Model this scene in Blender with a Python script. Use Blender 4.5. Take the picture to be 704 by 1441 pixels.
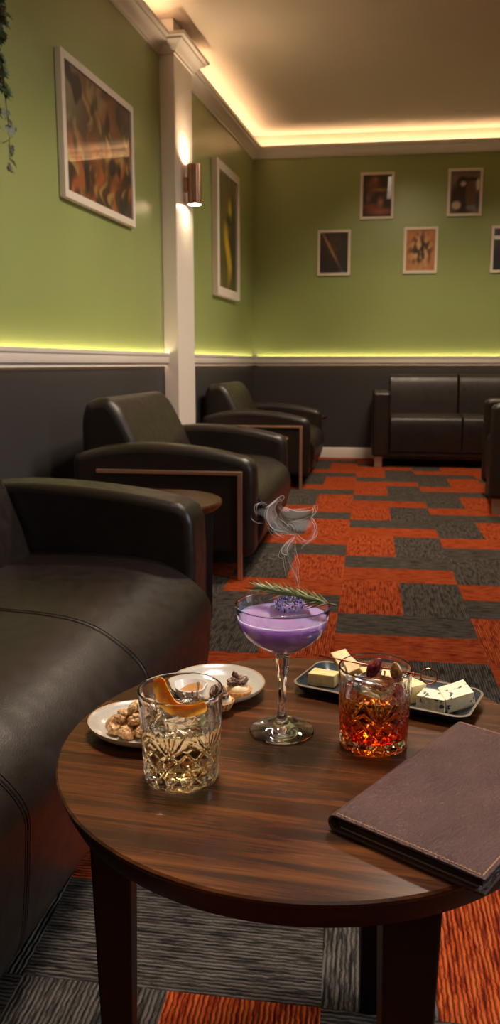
import bpy, bmesh, math, random
from mathutils import Vector, Matrix, noise
for o in list(bpy.data.objects): bpy.data.objects.remove(o)
sc = bpy.context.scene
col = sc.collection
PI = math.pi
R = math.radians

# ------------------------------------------------------------------ camera
F_PX = 1150.0
TH = math.atan(209 / F_PX); PSI = math.atan(263 * math.cos(TH) / F_PX)
cam = bpy.data.cameras.new('camera'); co = bpy.data.objects.new('camera', cam); col.objects.link(co)
co.location = (0, 0, .934); co.rotation_euler = (PI / 2 - TH, 0, PSI)
cam.sensor_fit = 'HORIZONTAL'; cam.sensor_width = 36; cam.lens = 36 * F_PX / 704
cam.clip_start = .02; cam.dof.use_dof = True; cam.dof.focus_distance = .90; cam.dof.aperture_fstop = 24
sc.camera = co
# ------------------------------------------------------------------ view, world
sc.view_settings.view_transform = 'Standard'; sc.view_settings.look = 'None'
sc.view_settings.gamma = 1; sc.view_settings.use_curve_mapping = False
sc.view_settings.exposure = 0.0
sc.cycles.use_denoising = True
sc.cycles.max_bounces = 16; sc.cycles.transmission_bounces = 14; sc.cycles.glossy_bounces = 6
sc.cycles.diffuse_bounces = 4; sc.cycles.transparent_max_bounces = 16; sc.cycles.volume_bounces = 1
sc.cycles.sample_clamp_indirect = 30; sc.cycles.blur_glossy = .6
w = bpy.data.worlds.new('world'); sc.world = w; w.use_nodes = True
w.node_tree.nodes['Background'].inputs[0].default_value = (.9, .72, .55, 1)
w.node_tree.nodes['Background'].inputs[1].default_value = .035

def area(name, loc, target, sx, sy, power, color, spread=180):
    l = bpy.data.lights.new(name, 'AREA'); l.shape = 'RECTANGLE'; l.size = sx; l.size_y = sy
    l.energy = power; l.color = color; l.spread = R(spread)
    o = bpy.data.objects.new(name, l); col.objects.link(o); o.location = loc
    o.rotation_euler = (Vector(target) - Vector(loc)).to_track_quat('-Z', 'Y').to_euler()
    return o
area('ceiling_downlight_over_table', (-.30, 1.45, 2.9), (-.1, .9, .5), .55, .55, 9.5, (1, .88, .76), 60)
area('ceiling_downlight_mid', (.1, 4.2, 3.0), (-.2, 4.2, 0), .3, .3, 34, (1, .80, .60), 120)
area('ceiling_downlight_far', (.2, 6.4, 3.0), (-.1, 6.5, 0), .3, .3, 20, (1, .80, .60), 120)
for _n, _y in enumerate((2.6, 4.4, 6.4)):
    area('wall_washer_left', (.55, _y, 2.95), (-1.8, _y, .8), .3, .3, 7.2, (1, .84, .66), 75)
for _x in (-.15, 1.35):
    area('wall_washer_back', (_x, 6.3, 2.95), (_x - .1, 8.25, .85), .3, .3, 4.5, (1, .80, .56), 75)
area('window_daylight', (2.6, 1.6, 1.7), (-.6, 1.2, .45), 1.0, 1.3, 17, (.86, .91, 1), 110)
area('added_near_fill', (.5, -1.0, 2.4), (-.2, 1.1, .5), 1.8, 1.0, 2.8, (1, .88, .76), 120)  # added fill behind the camera, for highlights in glass rims and the table front

# ------------------------------------------------------------------ helpers
def new_obj(name, me, mats=(), parent=None, smooth=True, auto=None):
    o = bpy.data.objects.new(name, me); col.objects.link(o)
    for m in (mats if isinstance(mats, (list, tuple)) else [mats]): me.materials.append(m)
    if parent: o.parent = parent
    if smooth:
        for p in me.polygons: p.use_smooth = True
        if auto is not None: me.set_sharp_from_angle(angle=R(auto))
    return o
def mesh(name, vs, fs, mats=(), parent=None, smooth=True, auto=35):
    me = bpy.data.meshes.new(name); me.from_pydata([tuple(v) for v in vs], [], fs); me.update()
    bm = bmesh.new(); bm.from_mesh(me); bmesh.ops.recalc_face_normals(bm, faces=bm.faces); bm.to_mesh(me); bm.free()
    return new_obj(name, me, mats, parent, smooth, auto)
class MB:
    def __init__(s): s.v = []; s.f = []; s.m = []
    def add(s, vs, fs, mi=0):
        n = len(s.v); s.v += [tuple(v) for v in vs]; s.f += [tuple(i + n for i in f) for f in fs]; s.m += [mi] * len(fs)
    def box(s, x0, x1, y0, y1, z0, z1, mi=0, M=None):
        vs = [Vector((x, y, z)) for x in (x0, x1) for y in (y0, y1) for z in (z0, z1)]
        if M is not None: vs = [M @ v for v in vs]
        s.add(vs, [(0, 1, 3, 2), (4, 6, 7, 5), (0, 4, 5, 1), (2, 3, 7, 6), (0, 2, 6, 4), (1, 5, 7, 3)], mi)
    def tube(s, pts, r, n=8, flat=None, up=Vector((0, 0, 1)), mi=0):
        pts = [Vector(p) for p in pts]; N = len(pts)
        rr = r if isinstance(r, (list, tuple)) else [r] * N
        vs = []; prev = None
        for i, p in enumerate(pts):
            t = (pts[min(i + 1, N - 1)] - pts[max(i - 1, 0)])
            if t.length < 1e-9: t = Vector((0, 0, 1))
            t.normalize()
            if prev is None:
                a = up - t * up.dot(t)
                if a.length < .05: a = Vector((1, 0, 0)) - t * t.x
            else:
                a = prev - t * prev.dot(t)
                if a.length < 1e-6: a = Vector((1, .3, .2)).cross(t)
            a.normalize(); prev = a; b = t.cross(a)
            for k in range(n):
                c, q = math.cos(2 * PI * k / n), math.sin(2 * PI * k / n)
                vs.append(p + a * c * rr[i] * (flat or 1) + b * q * rr[i])
        fs = [(i * n + k, i * n + (k + 1) % n, (i + 1) * n + (k + 1) % n, (i + 1) * n + k) for i in range(N - 1) for k in range(n)]
        fs += [tuple(range(n - 1, -1, -1)), tuple((N - 1) * n + k for k in range(n))]
        s.add(vs, fs, mi)
    def build(s, name, mats, parent=None, smooth=True, auto=35, bevel=0, segs=3, sub=0):
        me = bpy.data.meshes.new(name); me.from_pydata(s.v, [], s.f); me.update()
        for p, mi in zip(me.polygons, s.m): p.material_index = mi
        bm = bmesh.new(); bm.from_mesh(me); bmesh.ops.recalc_face_normals(bm, faces=bm.faces); bm.to_mesh(me); bm.free()
        o = new_obj(name, me, mats, parent, smooth, auto)
        if bevel: addbevel(o, bevel, segs)
        return o
def addbevel(o, wd, segs=3, ang=35):
    m = o.modifiers.new('bevel', 'BEVEL'); m.width = wd; m.segments = segs; m.limit_method = 'ANGLE'; m.angle_limit = R(ang)
    n = o.modifiers.new('wn', 'WEIGHTED_NORMAL'); n.keep_sharp = True
def prism(profile, axis, a, b, name, mats, parent=None, bevel=0, segs=3, ang=35, auto=40):
    """profile: closed list of 2-D points; axis 'x','y','z' is the extrusion direction"""
    def P(p, t): return {'x': (t, p[0], p[1]), 'y': (p[0], t, p[1]), 'z': (p[0], p[1], t)}[axis]
    n = len(profile); vs = [P(p, a) for p in profile] + [P(p, b) for p in profile]
    fs = [(i, (i + 1) % n, (i + 1) % n + n, i + n) for i in range(n)] + [tuple(range(n - 1, -1, -1)), tuple(range(n, 2 * n))]
    o = mesh(name, vs, fs, mats, parent, True, auto)
    if bevel: addbevel(o, bevel, segs, ang)
    return o
def lathe_vf(prof, n=64, cx=0, cy=0, closed=False, fr=None):
    vs = []; fs = []
    for j, (r, z) in enumerate(prof):
        for k in range(n):
            a = 2 * PI * k / n; q = r + (fr(a, z, j) if fr else 0)
            vs.append((cx + q * math.cos(a), cy + q * math.sin(a), z))
    m = len(prof)
    for j in range(m - 1 if not closed else m):
        for k in range(n):
            j2 = (j + 1) % m; fs.append((j * n + k, j * n + (k + 1) % n, j2 * n + (k + 1) % n, j2 * n + k))
    return vs, fs
def lathe(name, prof, mats, parent=None, n=64, loc=(0, 0), caps=True, fr=None, auto=40):
    """prof runs from axis to axis; points with r<=1e-4 collapse"""
    vs, fs = lathe_vf(prof, n, loc[0], loc[1], False, fr)
    if caps:
        m = len(prof); fs.append(tuple(range(n - 1, -1, -1))); fs.append(tuple((m - 1) * n + k for k in range(n)))
    return mesh(name, vs, fs, mats, parent, True, auto)
def spline(pts, n=8):
    pts = [Vector(p) for p in pts]; out = []
    for i in range(len(pts) - 1):
        p0 = pts[max(i - 1, 0)]; p1 = pts[i]; p2 = pts[i + 1]; p3 = pts[min(i + 2, len(pts) - 1)]
        for k in range(n):
            t = k / n
            out.append(.5 * ((2 * p1) + (p2 - p0) * t + (2 * p0 - 5 * p1 + 4 * p2 - p3) * t * t + (3 * p1 - p0 - 3 * p2 + p3) * t ** 3))
    out.append(pts[-1]); return out
def spl2(pts, n=6): return [(p.x, p.y) for p in spline([(a, b, 0) for a, b in pts], n)]
def empty(name, loc, rz=0, label=None, cat=None, group=None):
    o = bpy.data.objects.new(name, None); col.objects.link(o); o.location = loc; o.rotation_euler = (0, 0, rz)
    o.empty_display_size = .05
    if label: tag(o, label, cat, group)
    return o
def tag(o, label, cat, group=None, kind=None):
    o['label'] = label; o['category'] = cat
    if group: o['group'] = group
    if kind: o['kind'] = kind
    return o
def struct(o): o['kind'] = 'structure'; return o
def dup(root, loc, rz, label=None, group=None):
    r = root.copy(); col.objects.link(r); r.location = loc; r.rotation_euler = (0, 0, rz)
    if label: r['label'] = label
    if group: r['group'] = group
    for ch in list(root.children):
        c = ch.copy(); col.objects.link(c); c.parent = r
        for g in list(ch.children):
            d = g.copy(); col.objects.link(d); d.parent = c
    return r

# ------------------------------------------------------------------ materials
def S(c):  # 0-255 sRGB to linear
    return tuple(((v / 255) / 12.92 if v / 255 <= .04045 else ((v / 255 + .055) / 1.055) ** 2.4) for v in c) + (1,)
class Mat:
    def __init__(s, name):
        s.m = bpy.data.materials.new(name); s.m.use_nodes = True; s.t = s.m.node_tree; s.n = s.t.nodes; s.l = s.t.links
        s.b = s.n['Principled BSDF']
    def set(s, **k):
        for a, v in k.items(): s.b.inputs[a.replace('_', ' ')].default_value = v
        return s
    def node(s, t, **k):
        x = s.n.new(t)
        for a, v in k.items(): setattr(x, a, v)
        return x
    def coords(s, scale=(1, 1, 1), rot=(0, 0, 0), kind='Object', loc=(0, 0, 0)):
        tc = s.node('ShaderNodeTexCoord'); mp = s.node('ShaderNodeMapping')
        mp.inputs['Scale'].default_value = scale; mp.inputs['Rotation'].default_value = rot; mp.inputs['Location'].default_value = loc
        s.l.new(tc.outputs[kind], mp.inputs[0]); return mp.outputs[0]
    def noise(s, vec, scale, detail=4, rough=.5, dist=0):
        x = s.node('ShaderNodeTexNoise'); x.inputs['Scale'].default_value = scale; x.inputs['Detail'].default_value = detail
        x.inputs['Roughness'].default_value = rough; x.inputs['Distortion'].default_value = dist
        if vec is not None: s.l.new(vec, x.inputs['Vector'])
        return x.outputs['Fac']
    def ramp(s, fac, stops, interp='LINEAR'):
        x = s.node('ShaderNodeValToRGB'); x.color_ramp.interpolation = interp; e = x.color_ramp.elements
        while len(e) < len(stops): e.new(.5)
        for q, (p, c) in zip(e, stops): q.position = p; q.color = c
        s.l.new(fac, x.inputs[0]); return x.outputs[0]
    def bump(s, h, strength=.3, dist=.002, prev=None):
        x = s.node('ShaderNodeBump'); x.inputs['Strength'].default_value = strength; x.inputs['Distance'].default_value = dist
        s.l.new(h, x.inputs['Height'])
        if prev is not None: s.l.new(prev, x.inputs['Normal'])
        s.l.new(x.outputs[0], s.b.inputs['Normal']); return x.outputs[0]
    def color(s, sock): s.l.new(sock, s.b.inputs['Base Color']); return s
    def math(s, op, a, b):
        x = s.node('ShaderNodeMath', operation=op)
        for i, v in enumerate((a, b)):
            if isinstance(v, (int, float)): x.inputs[i].default_value = v
            else: s.l.new(v, x.inputs[i])
        return x.outputs[0]
def plain(name, c, rough=.5, **k):
    m = Mat(name); m.set(Base_Color=S(c), Roughness=rough, **k); return m.m
def emit(name, c, st):
    m = Mat(name); m.set(Base_Color=c + (1,), Emission_Color=c + (1,), Emission_Strength=st); return m.m

def wall_paint(name, c, rough=.5, amt=.05):
    m = Mat(name); v = m.coords(); c0 = S(c)
    a = m.noise(v, 1.3, 3); m.color(m.ramp(a, [(.3, tuple(x * (1 - amt) for x in c0[:3]) + (1,)), (.7, tuple(x * (1 + amt) for x in c0[:3]) + (1,))]))
    m.set(Roughness=rough); m.bump(m.noise(v, 140, 3), .12, .001); return m.m
M_green = wall_paint('green_paint', (148, 160, 98), .36)
M_dark = wall_paint('charcoal_wall_panel', (54, 51, 52), .55, .12)
M_white = plain('white_trim_paint', (226, 216, 208), .4)
M_ceil = wall_paint('cream_ceiling', (214, 198, 180), .8, .03)

def leather(name, c, rough=.42, scale=1., bump=.25):
    m = Mat(name); v = m.coords()
    c0 = S(c)
    m.color(m.ramp(m.noise(v, 5, 5), [(.3, tuple(x * .75 for x in c0[:3]) + (1,)), (.7, tuple(x * 1.25 for x in c0[:3]) + (1,))]))
    vo = m.node('ShaderNodeTexVoronoi'); vo.inputs['Scale'].default_value = 420 * scale; m.l.new(v, vo.inputs['Vector'])
    n1 = m.bump(m.noise(v, 9, 3), .25, .004)
    m.bump(vo.outputs['Distance'], bump, .0007, n1)
    rr = m.ramp(m.noise(v, 30, 4), [(.3, (rough - .06,) * 3 + (1,)), (.7, (rough + .08,) * 3 + (1,))])
    m.l.new(rr, m.b.inputs['Roughness']); return m.m
M_leather = leather('black_leather', (34, 25, 21), .38)
M_seam = plain('seam_thread', (8, 8, 8), 1., Specular_IOR_Level=.05)

def wood(name, stops, rough=.3, rz=0, scale=1.0, coat=0):
    m = Mat(name)
    v = m.coords((1.5 * scale, 22 * scale, 22 * scale), (0, 0, rz))
    a = m.noise(v, 1.6, 7, .62, 1.1)
    v2 = m.coords((3 * scale, 160 * scale, 160 * scale), (0, 0, rz))
    b = m.noise(v2, 2.2, 5, .7)
    f = m.math('ADD', m.math('MULTIPLY', a, .72), m.math('MULTIPLY', b, .28))
    m.color(m.ramp(f, stops)); m.bump(b, .12, .0006)
    m.set(Roughness=rough, Coat_Weight=coat, Coat_Roughness=.12, Specular_IOR_Level=.4); return m.m
M_walnut = wood('walnut_veneer', [(.34, S((26, 12, 5))), (.46, S((56, 29, 12))), (.55, S((80, 43, 18))), (.67, S((112, 64, 28)))], .27, R(6), 1.0, .0)
M_walnut_edge = wood('dark_walnut_edge', [(.3, S((18, 9, 6))), (.6, S((38, 20, 13)))], .4)
M_legwood = wood('dark_stained_leg', [(.3, S((11, 6, 5))), (.6, S((22, 12, 9)))], .45)
M_bronze = Mat('brushed_bronze_metal').set(Base_Color=S((232, 192, 166)), Metallic=1., Roughness=.42).m
M_nickel = Mat('brushed_nickel').set(Base_Color=S((176, 140, 120)), Metallic=1., Roughness=.28).m
M_steel = Mat('satin_steel').set(Base_Color=S((190, 178, 165)), Metallic=.9, Roughness=.4).m

# carpet: ribbed loop pile, ribs run along `ax`
def carpet(name, base, hi, lo, ax):
    m = Mat(name)
    sx = (1, 1, 1)
    v = m.coords()
    wv = m.node('ShaderNodeTexWave', wave_type='BANDS', bands_direction='X' if ax == 'y' else 'Y')
    wv.inputs['Scale'].default_value = 41; wv.inputs['Distortion'].default_value = 2.4; wv.inputs['Detail'].default_value = 2
    wv.inputs['Detail Scale'].default_value = 1.6
    m.l.new(v, wv.inputs['Vector'])
    st = (60, 9, 60) if ax == 'y' else (9, 60, 60)
    s1 = m.noise(m.coords(st), 1.7, 4, .65, .4)
    fine = m.noise(v, 700, 2)
    c1 = m.ramp(s1, [(.40, lo), (.49, base), (.60, hi)])
    mx = m.node('ShaderNodeMix', data_type='RGBA', blend_type='MULTIPLY'); mx.inputs[0].default_value = .85
    m.l.new(c1, mx.inputs[6])
    dk = m.ramp(wv.outputs['Fac'], [(.05, (.12, .11, .11, 1)), (.5, (1, 1, 1, 1))]); m.l.new(dk, mx.inputs[7])
    m2 = m.node('ShaderNodeMix', data_type='RGBA', blend_type='MULTIPLY'); m2.inputs[0].default_value = .8
    m.l.new(mx.outputs[2], m2.inputs[6]); m.l.new(m.ramp(fine, [(.3, (.45, .45, .45, 1)), (.65, (1.0, 1.0, 1.0, 1))]), m2.inputs[7])
    m.color(m2.outputs[2])
    b1 = m.bump(wv.outputs['Fac'], .9, .004); m.bump(fine, .5, .002, b1)
    m.set(Roughness=.95, Specular_IOR_Level=.15); return m.m
OB, OH, OL = S((212, 84, 30)), S((226, 108, 50)), S((140, 44, 18))
GB, GH, GL = S((98, 90, 82)), S((116, 108, 100)), S((54, 49, 45))
M_car = [carpet('orange_carpet_ribs_along', OB, OH, OL, 'y'), carpet('orange_carpet_ribs_across', OB, OH, OL, 'x'),
         carpet('grey_carpet_ribs_along', GB, GH, GL, 'y'), carpet('grey_carpet_ribs_across', GB, GH, GL, 'x')]

def glassmat(name, c=(1, 1, 1, 1), rough=0., ior=1.5):
    m = Mat(name); m.set(Base_Color=c, Roughness=rough, IOR=ior, Transmission_Weight=1.); return m.m
M_glass = glassmat('clear_glass', (.985, .985, .985, 1), 0, 1.5)
M_ice = Mat('clear_ice'); M_ice.set(Base_Color=(.97, .97, .97, 1), Roughness=.05, IOR=1.31, Transmission_Weight=1.)
M_ice.bump(M_ice.noise(M_ice.coords(), 90, 4), .35, .003); M_ice = M_ice.m

# ------------------------------------------------------------------ room shell
CW = R(4.4)        # the carpet grid, the back wall and the furniture sit a little askew to the left wall
XL, YB, ZC = -1.80, 8.13, 3.07
BW = R(5.0)
def bw(s, d=0.):   # point on the back wall: s metres to the right of the corner, d metres in front of it
    return Vector((XL + s * math.cos(BW) + d * math.sin(BW), YB + s * math.sin(BW) - d * math.cos(BW), 0))

# floor of carpet tiles, each tile split in two halves
def make_floor():
    mb = MB(); rnd = random.Random(4)
    def uk(k, v):
        t = min(max((v - 1.0) / 1.6, 0), 1)
        return (-.045 + .46 * k) * (1 - t) + (-.10 + .4925 * k) * t
    V0, DV = 3.01, .4775
    sp = {}
    def put(u0, u1, v0, v1, m):
        k0, k1 = u0, u1
        w0, w1 = (q - .045 * min(max((2.6 - q) / 1.6, 0), 1) for q in (v0, v1)); mb.add([(uk(k0, v0), w0, 0), (uk(k1, v0), w0, 0), (uk(k1, v1), w1, 0), (uk(k0, v1), w1, 0)], [(0, 1, 2, 3)], m)
    for r in range(-11, 15):
        for k in range(-5, 9):
            v0 = V0 + r * DV; v1 = v0 + DV
            H = (k + r) % 2 != 0
            cols = None
            if H:
                lowg = (k % 2 != 0)                       # grey in the lower half in odd columns, in the upper half in even ones
                a, b = (3, 1) if lowg else (1, 3)
                if rnd.random() < .12 and r > 1: a, b = rnd.choice([(1, 1), (3, 3)])
                put(k, k + 1, v0, v0 + DV / 2, a); put(k, k + 1, v0 + DV / 2, v1, b)
            else:
                left_orange = (k % 2 == 0)
                a, b = (0, 2) if left_orange else (2, 0)
                if (k, r) == (0, -4): a, b = 2, 0
                if (k, r) == (1, -1): a, b = 0, 0
                if (k, r) == (1, 1): a, b = 2, 2
                if (k, r) == (0, -2): a, b = 2, 2
                if (k, r) == (1, -3): a, b = 0, 0
                h = .37 if (k, r) == (0, -4) else .5; put(k, k + h, v0, v1, a); put(k + h, k + 1, v0, v1, b)
    o = mb.build('floor', M_car, smooth=False); o.rotation_euler = (0, 0, CW); return struct(o)
make_floor()

def slab(name, pts, z0, z1, mat):  # vertical wall from a plan polygon
    return struct(prism([(p[0], p[1]) for p in pts], 'z', z0, z1, name, mat))
RB = 3.1   # dado height split
c0 = bw(0); c1 = bw(6)
nrm = Vector((math.sin(BW), -math.cos(BW), 0))
# left wall: panel below, green above
o = MB(); o.box(XL - .12, XL, -1.6, YB + .12, .96, 2.93, 0); o.box(XL - .12, XL, -1.6, YB + .12, 0, .96, 1); o.box(XL - .12, XL, -1.6, YB + .12, 2.93, ZC, 2)
struct(o.build('wall_left', [M_green, M_dark, M_ceil], smooth=False))
mb = MB()
for z0, z1, mi in ((0, .96, 1), (.96, 2.93, 0), (2.93, ZC, 2)):
    P = [bw(-.1), bw(6), bw(6, -.12), bw(-.1, -.12)]
    mb.add([(p.x, p.y, z) for z in (z0, z1) for p in P], [(0, 1, 2, 3), (4, 5, 6, 7), (0, 1, 5, 4), (1, 2, 6, 5), (2, 3, 7, 6), (3, 0, 4, 7)], mi)
struct(mb.build('wall_back', [M_green, M_dark, M_ceil], smooth=False))
mb = MB(); mb.box(4.1, 4.2, -1.6, 8.8, .96, ZC, 0); mb.box(4.1, 4.2, -1.6, 8.8, 0, .96, 1)
struct(mb.build('wall_right', [M_green, M_dark], smooth=False))
mb = MB(); mb.box(XL - .12, 4.2, -1.6, 8.9, ZC, ZC + .08)
struct(mb.build('ceiling', M_ceil, smooth=False))

# crown moulding with a light trough behind it
CB = 2.862
crown_prof = [(0, CB), (.012, CB), (.014, CB + .012), (.024, CB + .018), (.034, CB + .034), (.052, CB + .052), (.074, CB + .062), (.078, CB + .074),
              (.096, CB + .078), (.100, CB + .096), (.090, CB + .096), (.088, CB + .084), (.05, CB + .074), (.0, CB + .070)]
M_led_cove = emit('cove_led', (1, .70, .42), 28)
M_led_dado = emit('dado_led', (1, .82, .50), 15)
M_led_low = emit('dado_low_led', (1, .66, .40), 5)
def run_profile(name, prof, a, b, n, mat, parent=None, zoff=0):
    """profile (distance from wall, z) swept from plan point a to b; n = plan normal into the room"""
    vs = []
    for P in (a, b):
        for d, z in prof: vs.append((P.x + n.x * d, P.y + n.y * d, z + zoff))
    k = len(prof); fs = [(i, (i + 1) % k, (i + 1) % k + k, i + k) for i in range(k)] + [tuple(range(k - 1, -1, -1)), tuple(range(k, 2 * k))]
    return mesh(name, vs, fs, mat, parent, True, 30)
nx = Vector((1, 0, 0))
def strip(parent, a, b, n, d, z, w_, mat):
    return run_profile('light_strip', [(d, z), (d + w_, z), (d + w_, z + .006), (d, z + .006)], a, b, n, mat, parent)
PY0, PY1, PX = 5.36, 5.75, -1.70
crown = struct(run_profile('trim_1', crown_prof, Vector((XL, -1.6, 0)), Vector((XL, YB + .01, 0)), nx, M_white))
strip(crown, Vector((XL, -1.6, 0)), Vector((XL, PY0 - .10, 0)), nx, .045, CB + .078, .012, M_led_cove)
strip(crown, Vector((XL, PY1 + .10, 0)), Vector((XL, YB - .03, 0)), nx, .045, CB + .078, .012, M_led_cove)
crown = struct(run_profile('trim_2', crown_prof, bw(0), bw(5.9), nrm, M_white))
strip(crown, bw(.06), bw(5.9), nrm, .045, CB + .078, .012, M_led_cove)
# dado rail
dado_prof = [(0, .930), (.018, .930), (.018, .917), (.023, .917), (.023, .934), (.034, .938), (.038, .950), (.038, .978), (.044, .986), (.046, 1.003), (.036, 1.003), (.034, .992), (0, .992)]
def dado(name, a, b, n, a2=None, b2=None):
    d = struct(run_profile(name, dado_prof, a, b, n, M_white))
    strip(d, a2 or a, b2 or b, n, .018, .9925, .010, M_led_dado)
    strip(d, a2 or a, b2 or b, n, .005, .9225, .008, M_led_low)
dado('trim_3', Vector((XL, -1.6, 0)), Vector((XL, PY0, 0)), nx)
dado('trim_4', Vector((XL, PY1, 0)), Vector((XL, YB, 0)), nx, None, Vector((XL, YB - .05, 0)))
dado('trim_5', bw(0), bw(5.9), nrm, bw(.05), bw(5.85))
base_prof = [(0, 0), (.016, 0), (.016, .085), (.010, .10), (0, .104)]
struct(run_profile('baseboard_back', base_prof, bw(0), bw(5.9), nrm, M_white))
struct(run_profile('baseboard_left', base_prof, Vector((XL, -1.6, 0)), Vector((XL, YB, 0)), nx, M_white))

# pilaster with capital, standing proud of the left wall
mb = MB(); mb.box(XL, PX, PY0, PY1, 0, ZC)
pil = struct(mb.build('trim_6', M_white, bevel=.004, segs=2, smooth=False))
def capital():
    # mitred crown around three sides of the pilaster
    mb = MB(); loops = []
    for d, z in crown_prof:
        loops.append([(XL, PY0 - d, z), (PX + d, PY0 - d, z), (PX + d, PY1 + d, z), (XL, PY1 + d, z)])
    vs = [p for L in loops for p in L]; k = len(crown_prof); fs = []
    for j in range(k):
        for i in range(3): fs.append((j * 4 + i, j * 4 + i + 1, ((j + 1) % k) * 4 + i + 1, ((j + 1) % k) * 4 + i))
    mb.add(vs, fs); return mb.build('capital', M_white, pil, auto=30)
capital()

# ------------------------------------------------------------------ wall light on the pilaster
def sconce():
    cx, cy, z0, z1, r = -1.632, 5.555, 1.985, 2.238, .046
    t = empty('wall_sconce', (cx, cy, z0), 0, 'brushed metal cylinder wall light shining up and down the white pilaster', 'wall light')
    h = z1 - z0
    prof = [(r, 0), (r, h), (r - .003, h), (r - .003, h * .62), (.001, h * .62), (.001, h * .38), (r - .003, h * .38), (r - .003, 0)]
    vs, fs = lathe_vf(prof, 48, closed=True); mesh('cylinder_shade', vs, fs, M_nickel, t, True, 40)
    M_l = emit('sconce_lamp', (1, .74, .45), 300)
    lathe('upper_lamp', [(.001, h - .030), (r - .006, h - .030), (r - .006, h - .025), (.001, h - .025)], M_l, t, 32)
    lathe('lower_lamp', [(.001, .006), (r - .006, .006), (r - .006, .010), (.001, .010)], emit('sconce_lens', (1, .78, .5), 110), t, 32)
    mb = MB(); mb.box(-.067, -.040, -.028, .028, h * .32, h * .68); mb.build('mounting_bracket', M_nickel, t, bevel=.003, smooth=False)
sconce()

# ------------------------------------------------------------------ pictures
def lerp(a, b, t): return tuple(x + (y - x) * t for x, y in zip(a, b))
def nz(x, y, z=0): return noise.noise(Vector((x, y, z))) * .5 + .5
def blob(u, v, cu, cv, ru, rv, soft=.35):
    d = math.hypot((u - cu) / ru, (v - cv) / rv); return max(0, min(1, (1 + soft - d) / (2 * soft)))
def artmat():
    m = Mat('framed_print'); a = m.node('ShaderNodeVertexColor'); a.layer_name = 'Col'; m.color(a.outputs[0])
    m.set(Roughness=.6, Coat_Weight=1., Coat_Roughness=.02); return m.m
M_art = artmat()
M_frame = plain('white_picture_frame', (226, 214, 200), .45)
def picture(name, origin, ux, n, wd, ht, paint, fw, depth, label, group=None, nu=40, nv=60):
    """origin = lower-left corner on the wall; ux = unit vector along the wall; n = normal"""
    t = empty(name, origin, math.atan2(ux.y, ux.x), label, 'picture', group)
    # local: x along wall, -y into the room
    mb = MB(); a, b = 0, depth
    o = [(0, 0), (wd, 0), (wd, ht), (0, ht)]; i = [(fw, fw), (wd - fw, fw), (wd - fw, ht - fw), (fw, ht - fw)]
    vs = [(x, -.002, z) for x, z in o] + [(x, -depth, z) for x, z in o] + [(x, -depth, z) for x, z in i] + [(x, -.002, z) for x, z in i]
    fs = []
    for g in range(4):
        for k in range(4): fs.append((g * 4 + k, g * 4 + (k + 1) % 4, ((g + 1) % 4) * 4 + (k + 1) % 4, ((g + 1) % 4) * 4 + k))
    mb.add(vs, fs); mb.build('picture_frame', M_frame, t, bevel=.002, segs=2, smooth=False)
    vs = []; cs = []; yy = -depth * .72
    for j in range(nv + 1):
        for q in range(nu + 1):
            u, v = q / nu, j / nv
            vs.append((fw * .95 + u * (wd - 1.9 * fw), yy, fw * .95 + v * (ht - 1.9 * fw))); cs.append(paint(u, v))
    fs = [(j * (nu + 1) + q, j * (nu + 1) + q + 1, (j + 1) * (nu + 1) + q + 1, (j + 1) * (nu + 1) + q) for j in range(nv) for q in range(nu)]
    # closed back so that the print has thickness
    n0 = len(vs); vs += [(fw * .95, -.003, fw * .95), (wd - fw * .95, -.003, fw * .95), (wd - fw * .95, -.003, ht - fw * .95), (fw * .95, -.003, ht - fw * .95)]
    cs += [(.05, .05, .05)] * 4; fs.append((n0, n0 + 3, n0 + 2, n0 + 1))
    me = bpy.data.meshes.new('print'); me.from_pydata(vs, [], fs); me.update()
    ca = me.color_attributes.new('Col', 'FLOAT_COLOR', 'POINT')
    for k, c in enumerate(cs):
        l = S(tuple(max(0, min(255, x)) for x in c)) if max(c) > 1 else c + (1,)
        ca.data[k].color = l
    new_obj('print', me, M_art, t, False)
def p_big(u, v):
    s = nz(u * 9 + nz(u * 4, v * 4, 5) * 4, v * 4.2, 1); s2 = nz(u * 13 + nz(u * 3, v * 5, 2) * 4, v * 5.2 + 9, 3)
    c = (70, 40, 26)
    c = lerp(c, (196, 100, 44), max(0, min(1, (s - .40) * 5)))
    c = lerp(c, (206, 166, 84), max(0, min(1, (s2 - .54) * 7)))
    c = lerp(c, (158, 148, 118), blob(u, v, .06, .85, .2, .35, .6) * .9)
    c = lerp(c, (150, 130, 96), blob(u, v, .45, .95, .12, .28, .6) * .7)
    c = lerp(c, (30, 24, 22), max(0, min(1, (nz(u * 9, v * 4, 8) - .56) * 8)))
    c = lerp(c, (212, 120, 40), blob(u, v, .42, .42, .14, .14, .6) * .7)
    c = lerp(c, (40, 34, 24), blob(u, v, .95, .9, .3, .2, .6) * .7)
    return lerp(c, (52, 42, 32), .25)
def p_two(u, v):
    s = nz(u * 6, v * 2.5, 21)
    c = lerp((60, 50, 22), (116, 100, 48), s)
    c = lerp(c, (140, 104, 62), max(0, min(1, (nz(u * 9, v * 3, 4) - .58) * 6)))
    c = lerp(c, (38, 28, 18), blob(u, v, .8, .35, .3, .4, .5) * .8)
    c = lerp(c, (214, 176, 22), max(blob(u, v, .5 + .1 * math.sin(v * 9), .34, .13, .26, .4), blob(u, v, .62, .72, .09, .09, .5)))
    c = lerp(c, (34, 40, 28), blob(u, v, .55, .62, .16, .05, .5) * .8)
    return c
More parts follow.
